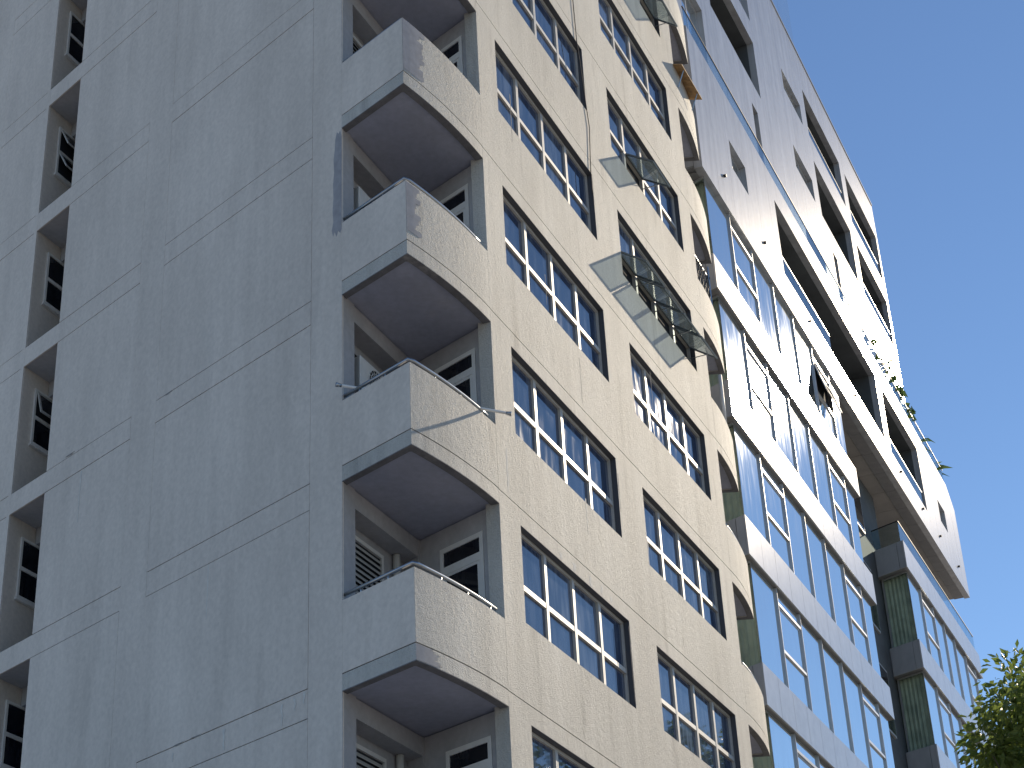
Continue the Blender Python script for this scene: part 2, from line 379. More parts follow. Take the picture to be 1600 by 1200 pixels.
# slot
zt = FL * (KHI + 1)
keep(MB().box(.30, 2.3, S1 - .005, S1 + .12, ZG, zt, SK).build('slot_side', 'side', A))
keep(MB().box(0.30, 2.3, S0 - .2, S0 + .01, ZG, zt, SK).build('slot_side', 'side', A))
keep(MB().box(-.002, .30, S1 - .004, S1 + .1, ZG, zt, SK).build('slot_reveal', 'side', A))
keep(MB().box(2.2, 2.4, S0 - .1, S1 + .1, ZG, zt, SK).build('slot_back', 'inside', A))
for k in range(KLO - 1, KHI + 1):
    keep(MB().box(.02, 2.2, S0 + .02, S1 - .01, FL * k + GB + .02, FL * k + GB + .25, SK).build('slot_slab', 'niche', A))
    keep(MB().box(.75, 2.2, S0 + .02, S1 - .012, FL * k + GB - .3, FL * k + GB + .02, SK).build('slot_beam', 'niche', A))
SW0, SW1 = .36, 1.62
def slot_window(k):
    zt, zb = FL * k + 2.58, FL * k + 1.44; zm = FL * k + 2.0; f = SK; y = S1 - .006
    fr = MB(); d0, d1 = y - .05, y
    fr.box(SW0, SW1, d0, d1, zt - .05, zt, f); fr.box(SW0, SW1, d0, d1, zb, zb + .05, f); fr.box(SW0 - .03, SW1, d0 - .02, d1, zb - .05, zb - .001, f); fr.box(SW0, SW1, d0, d1, zm - .035, zm + .035, f)
    for a in (SW0, SW1 - .05): fr.box(a, a + .05, d0, d1, zb + .05, zm - .035, f); fr.box(a, a + .05, d0, d1, zm + .035, zt - .05, f)
    w = keep(fr.build('side_window', 'white', A))
    for (c0, c1, op) in ((zm + .036, zt - .051, (k in (2, 4))), (zb + .051, zm - .036, (k == 4))):
        if not op:
            o = MB().box(SW0 + .051, SW1 - .051, y - .025, y - .015, c0, c1, f).build('pane', 'dpane', w); keep(o)
        else:
            t = .18 if k == 2 else .30        # bottom edge pushed out of the frame
            dk = MB().box(SW0 + .051, SW1 - .051, y - .012, y - .004, c0, c1, f).build('open_bay', 'inside', w); keep(dk)
            def tilt(a, b, c, c1=c1, c0=c0, t=t): return SK(a, b - t * (c1 - c) / (c1 - c0), c)
            s = MB(); x0, x1 = SW0 + .055, SW1 - .055
            s.box(x0, x1, d0 - .012, d0 + .02, c1 - .05, c1, tilt); s.box(x0, x1, d0 - .012, d0 + .02, c0, c0 + .05, tilt)
            for a in (x0, x1 - .05): s.box(a, a + .05, d0 - .012, d0 + .02, c0 + .05, c1 - .05, tilt)
            keep(s.build('sash', 'frame', w))
            keep(MB().box(x0 + .05, x1 - .05, d0, d0 + .006, c0 + .05, c1 - .05, tilt).build('sash_pane', 'dpane', w))
for k in range(-1, 7): slot_window(k)

# ------------------------------------------------------------------ A: corner balconies
CC = .265                                    # corner of the balcony along the side wall
CP = O0 + LD * CC
ARC = []
for i in range(15):
    t = i / 14; x = XS + (CP.x - XS) * t; ARC.append(Vector((x, CP.y * t * t, 0)))
def offset_in(pts, d):
    out = []
    for i, p in enumerate(pts):
        a = pts[max(i - 1, 0)]; b = pts[min(i + 1, len(pts) - 1)]; t = (b - a).normalized(); n = Vector((t.y, -t.x, 0))
        if n.y < 0: n = -n
        out.append(p + n * d)
    return out
LEND = O0 + LD * EDGE
TH = .13

def balcony(j, flip):
    """slab > parapet, hand rail, niche walls, door"""
    fx = (lambda p: Vector((2 * XC - p.x, p.y, p.z))) if flip else (lambda p: Vector(p))
    fs = mir(SK) if flip else SK
    zb = FL * j + .043; zt = FL * j + 1.30; zg = FL * j + .283
    full = ARC + [LEND]                      # outer edge from front wall to side wall
    inn = offset_in(ARC, TH)
    ci = SK(TH, CC + TH, 0); inn[-1] = ci
    inner = [p for p in inn if True] + [SK(TH, EDGE, 0)]
    def ring(mb, out, inn_, z0, z1):
        n = len(out)
        vo0 = [mb.bm.verts.new(fx(Vector((p.x, p.y, z0)))) for p in out]; vo1 = [mb.bm.verts.new(fx(Vector((p.x, p.y, z1)))) for p in out]
        vi0 = [mb.bm.verts.new(fx(Vector((p.x, p.y, z0)))) for p in inn_]; vi1 = [mb.bm.verts.new(fx(Vector((p.x, p.y, z1)))) for p in inn_]
        for a in range(n - 1):
            for q in ((vo0[a], vo0[a + 1], vo1[a + 1], vo1[a]), (vi0[a], vi0[a + 1], vi1[a + 1], vi1[a]),
                      (vo1[a], vo1[a + 1], vi1[a + 1], vi1[a]), (vo0[a], vo0[a + 1], vi0[a + 1], vi0[a])): mb.bm.faces.new(q)
        for e in (0, n - 1): mb.bm.faces.new((vo0[e], vo1[e], vi1[e], vi0[e]))
    # slab: edge strip plus raised soffit
    e = MB(); ring(e, full, inner, zb + .012, zg - .008)
    slab = keep(e.build('balcony_edge', 'stucco' , A))
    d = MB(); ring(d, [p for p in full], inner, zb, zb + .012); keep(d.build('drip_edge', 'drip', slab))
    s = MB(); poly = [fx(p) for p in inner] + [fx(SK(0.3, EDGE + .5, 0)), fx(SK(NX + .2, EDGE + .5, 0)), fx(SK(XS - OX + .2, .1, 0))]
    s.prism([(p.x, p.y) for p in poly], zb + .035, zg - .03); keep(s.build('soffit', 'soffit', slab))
    p = MB(); ring(p, ARC, inn, zg + .008, zt); keep(p.build('parapet', 'stucco', slab))
    p = MB(); a, b = O0 + LD * (CC + .002), LEND
    p.hexa([fx(Vector((q.x, q.y, z))) for q in (SK(.001, CC + .004, 0), SK(TH, CC + TH, 0)) for q in (q,) for z in (zg + .008, zt)] +
           [fx(Vector((q.x, q.y, z))) for q in (SK(.001, EDGE - .004, 0), SK(TH, EDGE - .004, 0)) for z in (zg + .008, zt)])
    keep(p.build('side_parapet', 'side', slab))
    gr = MB(); ring(gr, offset_in(ARC, .012)[:-1] + [SK(.012, CC + .012, 0), SK(.012, EDGE, 0)], inner, zg - .008, zg + .008); keep(gr.build('joint', 'groove', slab))
    # hand rail on short posts
    h = MB(); mid = offset_in(ARC, .06); mid[-1] = SK(.06, CC + .06, 0); zr = zt + (.10 if j < 3 else .045)
    path = [fx(Vector((q.x, q.y, zr))) for q in mid[1:]] + [fx(SK(.06, CC + .4, zr)), fx(SK(.06, EDGE - .02, zr))]
    h.tube(path, .026, 8)
    for q in (mid[2], mid[6], mid[10], SK(.06, CC + .55, 0), SK(.06, CC + 1.1, 0)):
        h.tube([fx(Vector((q.x, q.y, zt - .01))), fx(Vector((q.x, q.y, zr)))], .012, 6)
    keep(h.build('hand_rail', 'chrome', slab, True))
    # niche above this slab up to the next one
    z0, z1 = FL * j + .28, FL * j + FL + .06
    keep(MB().box(.37, NX + .5, EDGE + .34, EDGE + .5, z0, z1, fs).build('niche_wall', 'niche', A))
    keep(MB().box(.372, NX, EDGE + .002, EDGE + .335, z1 - .27, z1, fs).build('niche_beam', 'niche', A))
    keep(MB().box(NX - .01, NX + .3, EDGE - .01, EDGE + .34, z0, z1, fs).build('niche_wall', 'niche', A))
    xr = XS - OX                             # right wall of the niche, along the side direction
    keep(MB().box(xr - .004, xr + .12, .04, .35, z0, z1, fs).build('door_wall', 'niche', A)); keep(MB().box(xr - .004, xr + .12, 1.26, 1.9, z0, z1, fs).build('door_wall', 'niche', A))
    keep(MB().box(xr - .004, xr + .12, .35, 1.26, z0 + 2.46, z1, fs).build('door_wall', 'niche', A))
    fr = MB(); x0, x1 = xr - .03, xr + .05; zd = z0 + 2.46; t = .075
    fr.box(x0, x1, .352, .352 + t, z0, zd, fs); fr.box(x0, x1, 1.258 - t, 1.258, z0, zd, fs)
    fr.box(x0, x1, .352 + t, 1.258 - t, zd - t, zd, fs); fr.box(x0, x1, .352 + t, 1.258 - t, zd - .42, zd - .30, fs)
    dr = keep(fr.build('door', 'white', A))
    keep(MB().box(x0 + .02, x0 + .03, .352 + t, 1.258 - t, zd - .30, zd - t, fs).build('transom_pane', 'dpane', dr))
    keep(MB().box(x0 + .02, x0 + .03, .352 + t + .06, 1.258 - t - .05, z0 + .3, zd - .46, fs).build('door_pane', 'dpane', dr))
    lf = MB(); lf.box(x0 + .01, x0 + .04, .352 + t, .352 + t + .06, z0, zd - .42, fs); lf.box(x0 + .01, x0 + .04, 1.258 - t - .05, 1.258 - t, z0, zd - .42, fs); lf.box(x0 + .01, x0 + .04, .352 + t + .06, 1.258 - t - .05, z0, z0 + .3, fs); lf.box(x0 + .01, x0 + .04, .352 + t + .06, 1.258 - t - .05, zd - .46, zd - .42, fs)
    keep(lf.build('door_leaf', 'white', dr))
    if not flip:
        sy = EDGE + .338
        if j in (-1, 0, 3, 4):               # louvred vent
            lz0, lz1 = FL * j + 1.35, FL * j + 2.64; l = MB()
            l.box(.62, 1.62, sy - .05, sy, lz1 - .06, lz1, fs); l.box(.62, 1.62, sy - .05, sy, lz0, lz0 + .06, fs)
            l.box(.62, .68, sy - .05, sy, lz0 + .06, lz1 - .06, fs); l.box(1.56, 1.62, sy - .05, sy, lz0 + .06, lz1 - .06, fs)
            lv = keep(l.build('louvre_vent', 'white', A)); n = 13
            keep(MB().box(.68, 1.56, sy - .006, sy - .002, lz0 + .06, lz1 - .06, fs).build('vent_back', 'inside', lv))
            for i in range(n):
                z = lz0 + .08 + i * (lz1 - lz0 - .16) / n
                keep(MB().hexa([fs(a, b, c) for a in (.682, 1.558) for (b, c) in ((sy - .048, z), (sy - .048, z + .012), (sy - .012, z + .06), (sy - .012, z + .072))]).build('slat', 'frame', lv))
            keep(MB().tube([fs(1.98, sy - .08, z0), fs(1.98, sy - .08, z1 - .28)], .055, 10).build('drain_pipe', 'white', A, True))
        elif j in (1, 2):
            keep(MB().box(.42, 1.9, sy - .012, sy - .002, FL * j + .9, FL * j + 2.62, fs).build('dark_window', 'dpane', A))
    return slab
for j in range(KLO - 1, KHI):
    balcony(j, False); balcony(j, True)
keep(MB().box(XS - .25, XS - .012, .03, .2, ZG, zt, MR).build('corner_post', 'niche', A)) if False else None

# blue-grey repainted patch beside the third balcony from the bottom
pp = [(1.712, 8.9), (1.74, 9.02), (1.78, 8.98), (1.82, 9.03), (1.86, 8.9), (1.87, 8.72), (1.90, 8.55), (1.885, 8.3), (1.91, 8.1), (1.90, 7.85), (1.92, 7.6), (1.90, 7.42), (1.94, 7.28), (1.91, 7.16), (1.87, 7.22), (1.83, 7.12), (1.79, 7.2), (1.74, 7.14), (1.712, 7.2)]
keep(MB().prism([(a, b) for a, b in pp], -.0015, .0005, lambda a, b, c: ML(a, c, b)).build('repainted_patch', 'patch', A))

rnp = random.Random(11)
def streak(f, u, z0, z1, w, mat):
    # lime or dirt run: ragged sliver hanging from z1 down to z0
    n = 6; L_, R_ = [], []
    for i in range(n + 1):
        t = i / n; z = z1 + (z0 - z1) * t; ww = w * (1 - .65 * t) * rnp.uniform(.5, 1.2); c = u + rnp.uniform(-.25, .25) * w
        L_.append((c - ww / 2, z)); R_.append((c + ww / 2, z))
    mb = MB()
    for i in range(n): mb.prism([L_[i], R_[i], R_[i + 1], L_[i + 1]], -.0015, .0005, lambda a, b, c: f(a, c, b))
    bmesh.ops.remove_doubles(mb.bm, verts=mb.bm.verts, dist=.0003)
    keep(mb.build('lime_streak' if mat == 'lime' else 'dirt_streak', mat, A))
for u, z0, z1, w in ((7.45, 3.92, 4.56, .05), (10.43, 4.28, 5.0, .03), (4.28, 3.36, 4.07, .06), (6.2, 3.03, 3.13, .12), (6.75, 3.02, 3.16, .2), (7.4, 3.02, 3.18, .16), (7.9, 3.05, 3.2, .1), (8.3, 3.04, 3.15, .1)): streak(MR, u, z0, z1, w, 'lime')
for u, z0, z1, w in ((9.13, 5.0, 5.72, .03), (6.3, 7.6, 8.2, .025), (7.64, 6.4, 7.27, .02), (11.5, 7.9, 8.9, .03), (5.2, 10.2, 11.2, .03), (9.05, 1.6, 2.9, .02)): streak(MR, u, z0, z1, w, 'grime')
for u, z0, z1, w in ((5.5, .06, .2, .05), (4.27, -.08, .22, .07), (2.97, -.08, .22, .05), (2.7, .05, .23, .05), (2.5, .1, .25, .06), (4.8, 2.0, 2.84, .03), (8.6, 4.9, 5.85, .04)): streak(ML, u, z0, z1, w, 'lime')
for u, z0, z1, w in ((5.35, .27, .30, .25), (4.95, .275, .30, .3), (6.1, 6.26, 6.29, .25), (9.0, 6.3, 6.33, .3)): streak(ML, u, z0, z1, w, 'grime')
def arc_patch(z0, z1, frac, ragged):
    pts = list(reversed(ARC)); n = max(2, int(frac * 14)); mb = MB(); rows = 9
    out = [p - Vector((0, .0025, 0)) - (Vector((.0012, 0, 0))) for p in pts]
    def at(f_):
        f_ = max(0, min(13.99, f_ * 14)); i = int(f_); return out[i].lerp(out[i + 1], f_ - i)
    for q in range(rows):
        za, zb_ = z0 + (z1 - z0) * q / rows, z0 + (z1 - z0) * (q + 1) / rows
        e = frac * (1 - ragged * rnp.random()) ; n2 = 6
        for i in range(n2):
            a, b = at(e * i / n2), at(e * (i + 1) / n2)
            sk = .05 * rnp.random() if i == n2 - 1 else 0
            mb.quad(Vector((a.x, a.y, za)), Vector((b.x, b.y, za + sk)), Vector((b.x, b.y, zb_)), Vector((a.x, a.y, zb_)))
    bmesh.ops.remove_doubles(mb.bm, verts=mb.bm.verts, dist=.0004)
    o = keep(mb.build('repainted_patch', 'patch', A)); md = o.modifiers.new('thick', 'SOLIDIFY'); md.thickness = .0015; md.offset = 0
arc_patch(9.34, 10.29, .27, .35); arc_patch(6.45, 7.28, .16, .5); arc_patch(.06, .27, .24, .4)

# ------------------------------------------------------------------ things on and in the balconies
def air_conditioner(j, label):
    z = FL * j + 1.78; y1 = EDGE + .33; y0 = y1 - .30; x0, x1 = .58, 1.42
    t = thing('air_conditioner', label, 'air conditioner', SK((x0 + x1) / 2, y1, z), 'air conditioner outdoor units in the balcony niches')
    T = t.matrix_world = Matrix.Translation(t.location)
    k = lambda o: keep(o, t)
    k(bevel(MB().box(x0, x1, y0, y1, z, z + .58, SK).build('casing', 'white', t), .015, 2))
    def disc(r, d, n=24): return [SK(x0 + .50 + r * math.cos(2 * math.pi * i / n), y0 - d, z + .29 + r * math.sin(2 * math.pi * i / n)) for i in range(n)]
    b = MB(); b.bm.faces.new([b.bm.verts.new(p) for p in disc(.235, .004)]); k(b.build('fan_opening', 'black', t))
    gmb = MB()
    for r in (.06, .12, .18, .235): 
        pts = disc(r, .012); gmb.tube(pts + pts[:1], .006, 5)
    for i in range(8):
        a = math.pi * i / 8
        gmb.tube([SK(x0 + .50 + .235 * c * math.cos(a), y0 - .014, z + .29 + .235 * c * math.sin(a)) for c in (-1, 1)], .005, 5)
    k(gmb.build('fan_grille', 'white', t))
    br = MB()
    for x in (x0 + .12, x1 - .12): br.box(x - .02, x + .02, y0, y1, z - .04, z, SK); br.box(x - .02, x + .02, y1 - .04, y1, z - .35, z - .04, SK)
    k(br.build('bracket', 'chrome', t))
air_conditioner(1, 'white air conditioner unit with round fan behind the balcony that has a pole across it')
air_conditioner(2, 'white air conditioner unit with round fan behind the balcony above the poled one')

def pole(pts, name, label, cat):
    t = thing(name, label, cat, pts[0]); t.matrix_world = Matrix.Translation(pts[0])
    keep(MB().tube(pts, .022, 8).build('pole_tube', 'white', t, True), t)
    for a, b in ((pts[0], pts[1]), (pts[-1], pts[-2])):
        d = (a - b).normalized()
        keep(MB().tube([a - d * .02, a + d * .06], .023, 10, .036).build('pole_cap', 'chrome', t, True), t)
pole([Vector((3.72, -.285, 4.32)), Vector((3.51, .13, 4.425)), Vector((3.40, .35, 4.48))], 'clothes_pole', 'thin rod sticking out past the front wall end of a curved balcony rail', 'pole')
pole([Vector((1.98, 1.49, 4.415)), Vector((2.24, 1.28, 4.425)), Vector((2.7, .92, 4.45))], 'clothes_pole', 'short rod sticking out past the blank side wall end of a balcony rail', 'pole')
cb = [(8.74, 17.6), (8.74, 16.3), (8.78, 14.96), (9.04, 13.46), (9.11, 13.09), (9.04, 12.55), (8.97, 11.95), (8.98, 11.66), (8.95, 11.43)]
tag(MB().tube([(x, -.022, z) for x, z in cb], .009, 6).build('cable', 'rubber', None, True), 'thin black cable hanging down the rendered wall between the two window columns', 'cable')

# rusty awning over a far corner balcony, pipe and lattice
aw = thing('awning', 'rust coloured sheet awning sloping out at the far end of the grey block', 'awning', (16.2, .1, 19.2)); aw.matrix_world = Matrix.Translation((16.2, .1, 19.2))
sh = MB(); nn = 14
for i in range(nn):
    for (a, b) in ((i / nn, (i + 1) / nn),):   # corrugations
        xa, xb = 15.58 + 1.5 * a, 15.58 + 1.5 * b; za, zb_ = (.014 * (i % 2)), (.014 * ((i + 1) % 2))
        sh.hexa([Vector((x, y, 19.3 + (y - .1) * .35 + z + t)) for (x, z) in ((xa, za), (xb, zb_)) for y in (-.22, .12) for t in (0, .035)])
bmesh.ops.remove_doubles(sh.bm, verts=sh.bm.verts, dist=.0005)
keep(sh.build('sheet', 'rust', aw), aw)
for x in (15.8, 16.8): keep(MB().tube([(x, -.01, 18.75), (x, -.18, 19.19)], .014, 6).build('strut', 'chrome', aw), aw)
wp = MB().tube([(17.13, .17, 10.3), (17.15, .17, 11.62)], .045, 10).build('upright_pipe', 'white', None, True)
tag(wp, 'short white upright pipe in the sun at the far end of the grey block', 'pipe')
gr = thing('security_grille', 'dark criss-cross metal grille in a balcony opening at the far end of the grey block', 'grille', (16.5, .12, 13.4)); gr.matrix_world = Matrix.Translation((16.5, .12, 13.4))
gb = MB()
for i in range(9):
    a = 15.75 + i * .19
    gb.tube([(a, .16, 13.3), (min(a + .75, 17.4), .22, 13.3 + min(.75, 17.4 - a) * 1.35)], .010, 5); gb.tube([(a, .17, 14.3), (min(a + .75, 17.4), .23, 14.3 - min(.75, 17.4 - a) * 1.35)], .010, 5)
keep(gb.build('lattice_bar', 'black', gr), gr)
keep(MB().tube([(15.7, .165, 14.32), (17.42, .225, 14.32)], .018, 6).tube([(17.3, .2, 13.3), (17.3, .2, 14.6)], .02, 6).build('grille_frame', 'chrome', gr), gr)

# ------------------------------------------------------------------ B: the glass and panel building
B = thing('office_building', 'taller pale building with glass bands and deep slot openings behind the grey block', 'building', (35, 8, ZG))
B.matrix_world = Matrix.Translation((35, 8, ZG))
kb = lambda o, p=None: keep(o)
YB, YG = .35, .46
BZ = lambda i: 4.36 + 3.48 * i               # underside of each cladding band
BH = .95
def LB(x0, y0):                              # along x, then along the side street direction
    return lambda a, t, z: Vector((x0 + a, y0, 0)) + LD * t + Vector((0, 0, z))
def glazed_block(x0, x1, muls, ops, side_len, imax, gx1, opened=None):
    f = LB(x0, YB)
    W = x1 - x0
    for i in range(-4, imax + 1):
        z0, z1 = BZ(i), BZ(i) + BH
        if z1 < ZG: continue
        # cladding panels
        n = max(1, round(W / 1.14)); pw = W / n
        for p in range(n):
            kb(MB().hexa([Vector((x0 + p * pw + (.004 if p else 0) + dx * (pw - .014 + (.004 if p == 0 else 0)) , YB + random.uniform(0, .003) * 0 + dy, z)) for dx in (0, 1) for dy in (0, .04) for z in (z0, z1)]).build('cladding_panel', 'clad', B))
        for (t0, t1) in ((.045, .27), (.285, side_len)):
            kb(MB().box(.002, .04, t0, t1, z0, z1, f).build('return_panel', 'clad', B))
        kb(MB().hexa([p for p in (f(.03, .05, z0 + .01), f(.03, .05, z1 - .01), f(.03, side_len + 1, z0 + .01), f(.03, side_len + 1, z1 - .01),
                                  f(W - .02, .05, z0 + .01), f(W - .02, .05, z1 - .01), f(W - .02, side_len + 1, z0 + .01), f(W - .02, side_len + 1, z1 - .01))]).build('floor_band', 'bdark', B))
        if i == imax and side_len > 1.2 : continue
    for i in range(-3, imax + (1 if imax > 3 else 1)):
        za, zb = BZ(i) + BH, BZ(i + 1)
        if i == imax: zb = 18.3
        if i == imax and gx1 < 0: continue
        xs = [x0 + .38] + muls + [abs(gx1)]
        for b, (xa, xb) in enumerate(zip(xs, xs[1:])):
            if b in ops:
                fr = MB(); t = .05; d0, d1 = YG - .04, YG + .05; ztr, zlo = zb - .36, zb - 1.52
                for a in (xa, xb - t): fr.box(a, a + t, d0, d1, za, zb)
                for c in (ztr, zlo): fr.box(xa + t, xb - t, d0, d1, c - t, c + t * .4)
                w = kb(fr.build('window', 'mull', B))
                kb(MB().box(xa + t, xb - t, YG, YG + .02, ztr + t * .4, zb).build('pane', 'coated', w), w)
                kb(MB().box(xa + t, xb - t, YG, YG + .02, za, zlo - t).build('pane', 'coated', w), w)
                op = opened and (i, b) == opened
                d = .30 if op else 0.0
                def tilt(a, y, c, zt=ztr - t, zl=zlo + t * .4, d=d): return Vector((a, y - d * (zt - c) / (zt - zl), c))
                s = MB(); c0, c1 = zlo + t * .4 + .004, ztr - t - .004; yy = YG - .01
                s.box(xa + t, xb - t, yy, yy + .035, c1 - .045, c1, tilt); s.box(xa + t, xb - t, yy, yy + .035, c0, c0 + .045, tilt)
                for a in (xa + t, xb - t - .045): s.box(a, a + .045, yy, yy + .035, c0 + .045, c1 - .045, tilt)
                kb(s.build('sash', 'mull', w), w)
                kb(MB().box(xa + t + .045, xb - t - .045, yy + .012, yy + .025, c0 + .045, c1 - .045, tilt).build('sash_pane', 'coated', w), w)
                if op: kb(MB().box(xa + t, xb - t, YG + .06, YG + .07, c0, c1).build('open_bay', 'inside', w), w)
            else:
                kb(MB().box(xa + .012, xb - .012, YG, YG + .02, za, zb).build('glass_panel', 'coated', B))
        for xm in muls:
            kb(MB().box(xm - .011, xm + .011, YG - .05, YG + .03, za, zb - .005).build('mullion', 'mull', B))
        # side return glass, curtain and floor inside
        gx0 = x0 + .38; fg = LB(gx0, YG); sl = side_len - .2
        kb(MB().box(.0, .02, .03, sl, za, zb, fg).build('side_pane', 'sideglass', B))
        fr = MB(); fr.box(-.03, .05, sl, sl + .06, za, zb, fg); fr.box(-.03, .05, .02, sl, zb - .05, zb, fg); kb(fr.build('side_frame', 'mull', B))
        cu = MB(); n = 22
        P = [(.20 + .025 * math.sin(q * 1.9), .05 + (sl + .1) * q / n) for q in range(n + 1)]
        for (a, t0), (a2, t1) in zip(P, P[1:]): cu.quad(fg(a, t0, za), fg(a2, t1, za), fg(a2, t1, zb), fg(a, t0, zb))
        kb(cu.build('curtain', 'curtain', B))
    kb(MB().box(.62, abs(gx1) - x0 - .4, .3, 8, ZG, BZ(imax) + BH - .02 if gx1 < 0 else 18.29, LB(x0, YG)).build('inner_core', 'inside', B))
glazed_block(18.55, 32.2, [20.82, 22.77, 24.7, 26.65, 28.6, 30.5], {1, 5}, 1.2, 3, 31.75, (3, 5))
glazed_block(38.35, 51.15, [40.55, 42.5, 44.3, 46.1, 48.1, 49.9], {1, 5}, 1.15, 3, -50.9)
ZT = BZ(3) + BH
# recess between the two glazed blocks, and the set back storey under the overhang
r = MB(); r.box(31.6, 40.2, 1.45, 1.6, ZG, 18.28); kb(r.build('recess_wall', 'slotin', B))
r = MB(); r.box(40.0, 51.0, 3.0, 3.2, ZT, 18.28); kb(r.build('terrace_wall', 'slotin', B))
r = MB(); r.box(39.0, 51.0, .55, 3.0, ZT - .3, ZT - .05); kb(r.build('terrace_floor', 'bdark', B))
for i in range(0, 4):
    z = BZ(i) + BH
    fr = MB(); fr.box(35.2, 37.5, 1.38, 1.45, z + .1, z + 2.3); w = kb(fr.build('recess_window', 'mull', B))
    kb(MB().box(35.27, 37.43, 1.37, 1.378, z + .17, z + 2.23).build('pane', 'dpane', w), w)
# terrace balustrade
def balustrade(x0, x1, y, z0, z1, step=1.6, rail='black'):
    n = max(1, round((x1 - x0) / step)); w = (x1 - x0) / n
    for i in range(n): kb(MB().box(x0 + i * w + .006, x0 + (i + 1) * w - .006, y, y + .015, z0, z1 - .012).build('balustrade_glass', 'balus', B))
    kb(MB().box(x0, x1, y - .01, y + .026, z1 - .012, z1 + .02).build('balustrade_rail', rail, B))
balustrade(38.5, 51.1, .45, ZT, 16.52)
kb(MB().box(0, .015, .0, 1.1, ZT, 16.5, LB(38.48, .46)).build('balustrade_glass', 'balus', B))
kb(MB().box(-.01, .026, .0, 1.1, 16.5, 16.53, LB(38.48, .46)).build('balustrade_rail', 'black', B))
# underside of the overhang: two rows of boards
n = 20; w = (51.45 - 18.7) / n
for i in range(n):
    a = 18.7 + i * w
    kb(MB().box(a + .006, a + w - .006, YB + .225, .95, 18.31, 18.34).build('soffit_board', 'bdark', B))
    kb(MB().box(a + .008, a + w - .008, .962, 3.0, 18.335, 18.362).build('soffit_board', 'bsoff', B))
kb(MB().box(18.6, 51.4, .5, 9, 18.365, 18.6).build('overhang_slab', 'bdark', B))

# U1 / U2 facades of vertical panels with slots cut through
def panel_facade(x0, x1, z0, z1, y, holes, step, top=None):
    n = round((x1 - x0) / step); pw = (x1 - x0) / n
    for i in range(n):
        a, b = x0 + i * pw + .004, x0 + (i + 1) * pw - .004
        hs = [h for h in holes if h[0] < b and h[1] > a]
        through = sorted(h[2:4] for h in hs if h[0] <= a and h[1] >= b)
        runs, lo = [], z0
        for c, e in through:
            if c > lo: runs.append((lo, c))
            lo = e
        runs.append((lo, z1))
        part = [h for h in hs if not (h[0] <= a and h[1] >= b)]
        for c, e in runs:
            us = cuts(a, b, [v for h in part for v in h[:2]]); zs = cuts(c, e, [v for h in part for v in h[2:4]])
            def solid(u, z): return not any(h[0] < u < h[1] and h[2] < z < h[3] for h in part)
            mb = MB(); mb.sheet(us, zs, solid, .22, lambda u, d, z: Vector((u, y + d, z)))
            kb(mb.build('facade_panel', 'facade', B))
U1H = [(21.55, 23.02, 20.2, 21.13), (26.12, 38.15, 19.4, 21.95), (39.0, 44.6, 19.3, 21.9), (47.48, 48.8, 20.05, 20.98)]
panel_facade(18.5, 50.45, 18.3, 22.82, YB, U1H, 1.42)
kb(MB().prism([(50.458, 18.3), (51.55, 18.3), (51.6, 22.15), (50.458, 22.82)], 0, .22, lambda a, b, c: Vector((a, YB + c, b))).build('facade_panel', 'facade', B))
U2H = [(20.8, 22.95, 24.3, 26.95), (24.1, 29.25, 28.05, 30.36), (24.4, 29.26, 31.3, 33.6), (33.2, 35.62, 31.25, 32.15), (36.5, 41.75, 31.4, 33.5),
       (33.3, 35.74, 27.94, 28.88), (36.6, 41.8, 27.9, 30.3), (42.6, 47.75, 31.2, 33.5), (42.7, 47.7, 27.95, 30.25), (37.5, 38.15, 24.9, 26.9),
       (27.85, 28.48, 24.2, 26.95), (33.3, 35.85, 23.6, 25.5)]
U2Y = 1.0
panel_facade(18.5, 48.05, 22.9, 35.25, U2Y, U2H, 1.42)
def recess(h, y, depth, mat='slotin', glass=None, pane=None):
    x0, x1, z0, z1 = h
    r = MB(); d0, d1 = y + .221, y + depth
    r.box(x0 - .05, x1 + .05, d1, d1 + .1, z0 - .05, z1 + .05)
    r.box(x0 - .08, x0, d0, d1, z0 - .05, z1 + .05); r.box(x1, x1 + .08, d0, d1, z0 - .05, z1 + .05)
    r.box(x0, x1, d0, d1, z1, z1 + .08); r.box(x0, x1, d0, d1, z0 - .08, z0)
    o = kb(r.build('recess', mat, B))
    if glass: 
        g0, g1, gz = glass
        n = max(1, round((g1 - g0) / 1.5)); w = (g1 - g0) / n
        for i in range(n): kb(MB().box(g0 + i * w + .006, g0 + (i + 1) * w - .006, y + .06, y + .075, z0, gz - .02).build('balustrade_glass', 'balus', o), o)
        kb(MB().box(g0, g1, y + .05, y + .085, gz - .02, gz + .015).build('balustrade_rail', 'mull', o), o)
    if pane:
        fr = MB(); yy = y + pane; t = .05
        fr.box(x0, x1, yy, yy + .05, z1 - t, z1); fr.box(x0, x1, yy, yy + .05, z0, z0 + t); fr.box(x0, x0 + t, yy, yy + .05, z0 + t, z1 - t); fr.box(x1 - t, x1, yy, yy + .05, z0 + t, z1 - t)
        xm = (x0 + x1) / 2; fr.box(xm - t / 2, xm + t / 2, yy, yy + .05, z0 + t, z1 - t)
        w = kb(fr.build('window', 'mull', B))
        for a, b in ((x0 + t, xm - t / 2), (xm + t / 2, x1 - t)): kb(MB().box(a, b, yy + .02, yy + .03, z0 + t, z1 - t).build('pane', 'coated', w), w)
recess(U1H[0], YB, .5, pane=.17)
recess(U1H[1], YB, 1.5, glass=(26.13, 31.55, 20.13)); recess(U1H[2], YB, 1.5, glass=(39.01, 44.4, 20.0)); recess(U1H[3], YB, .5, pane=.2)
for q in (0, 3, 5): recess(U2H[q], U2Y, .5, pane=.17)
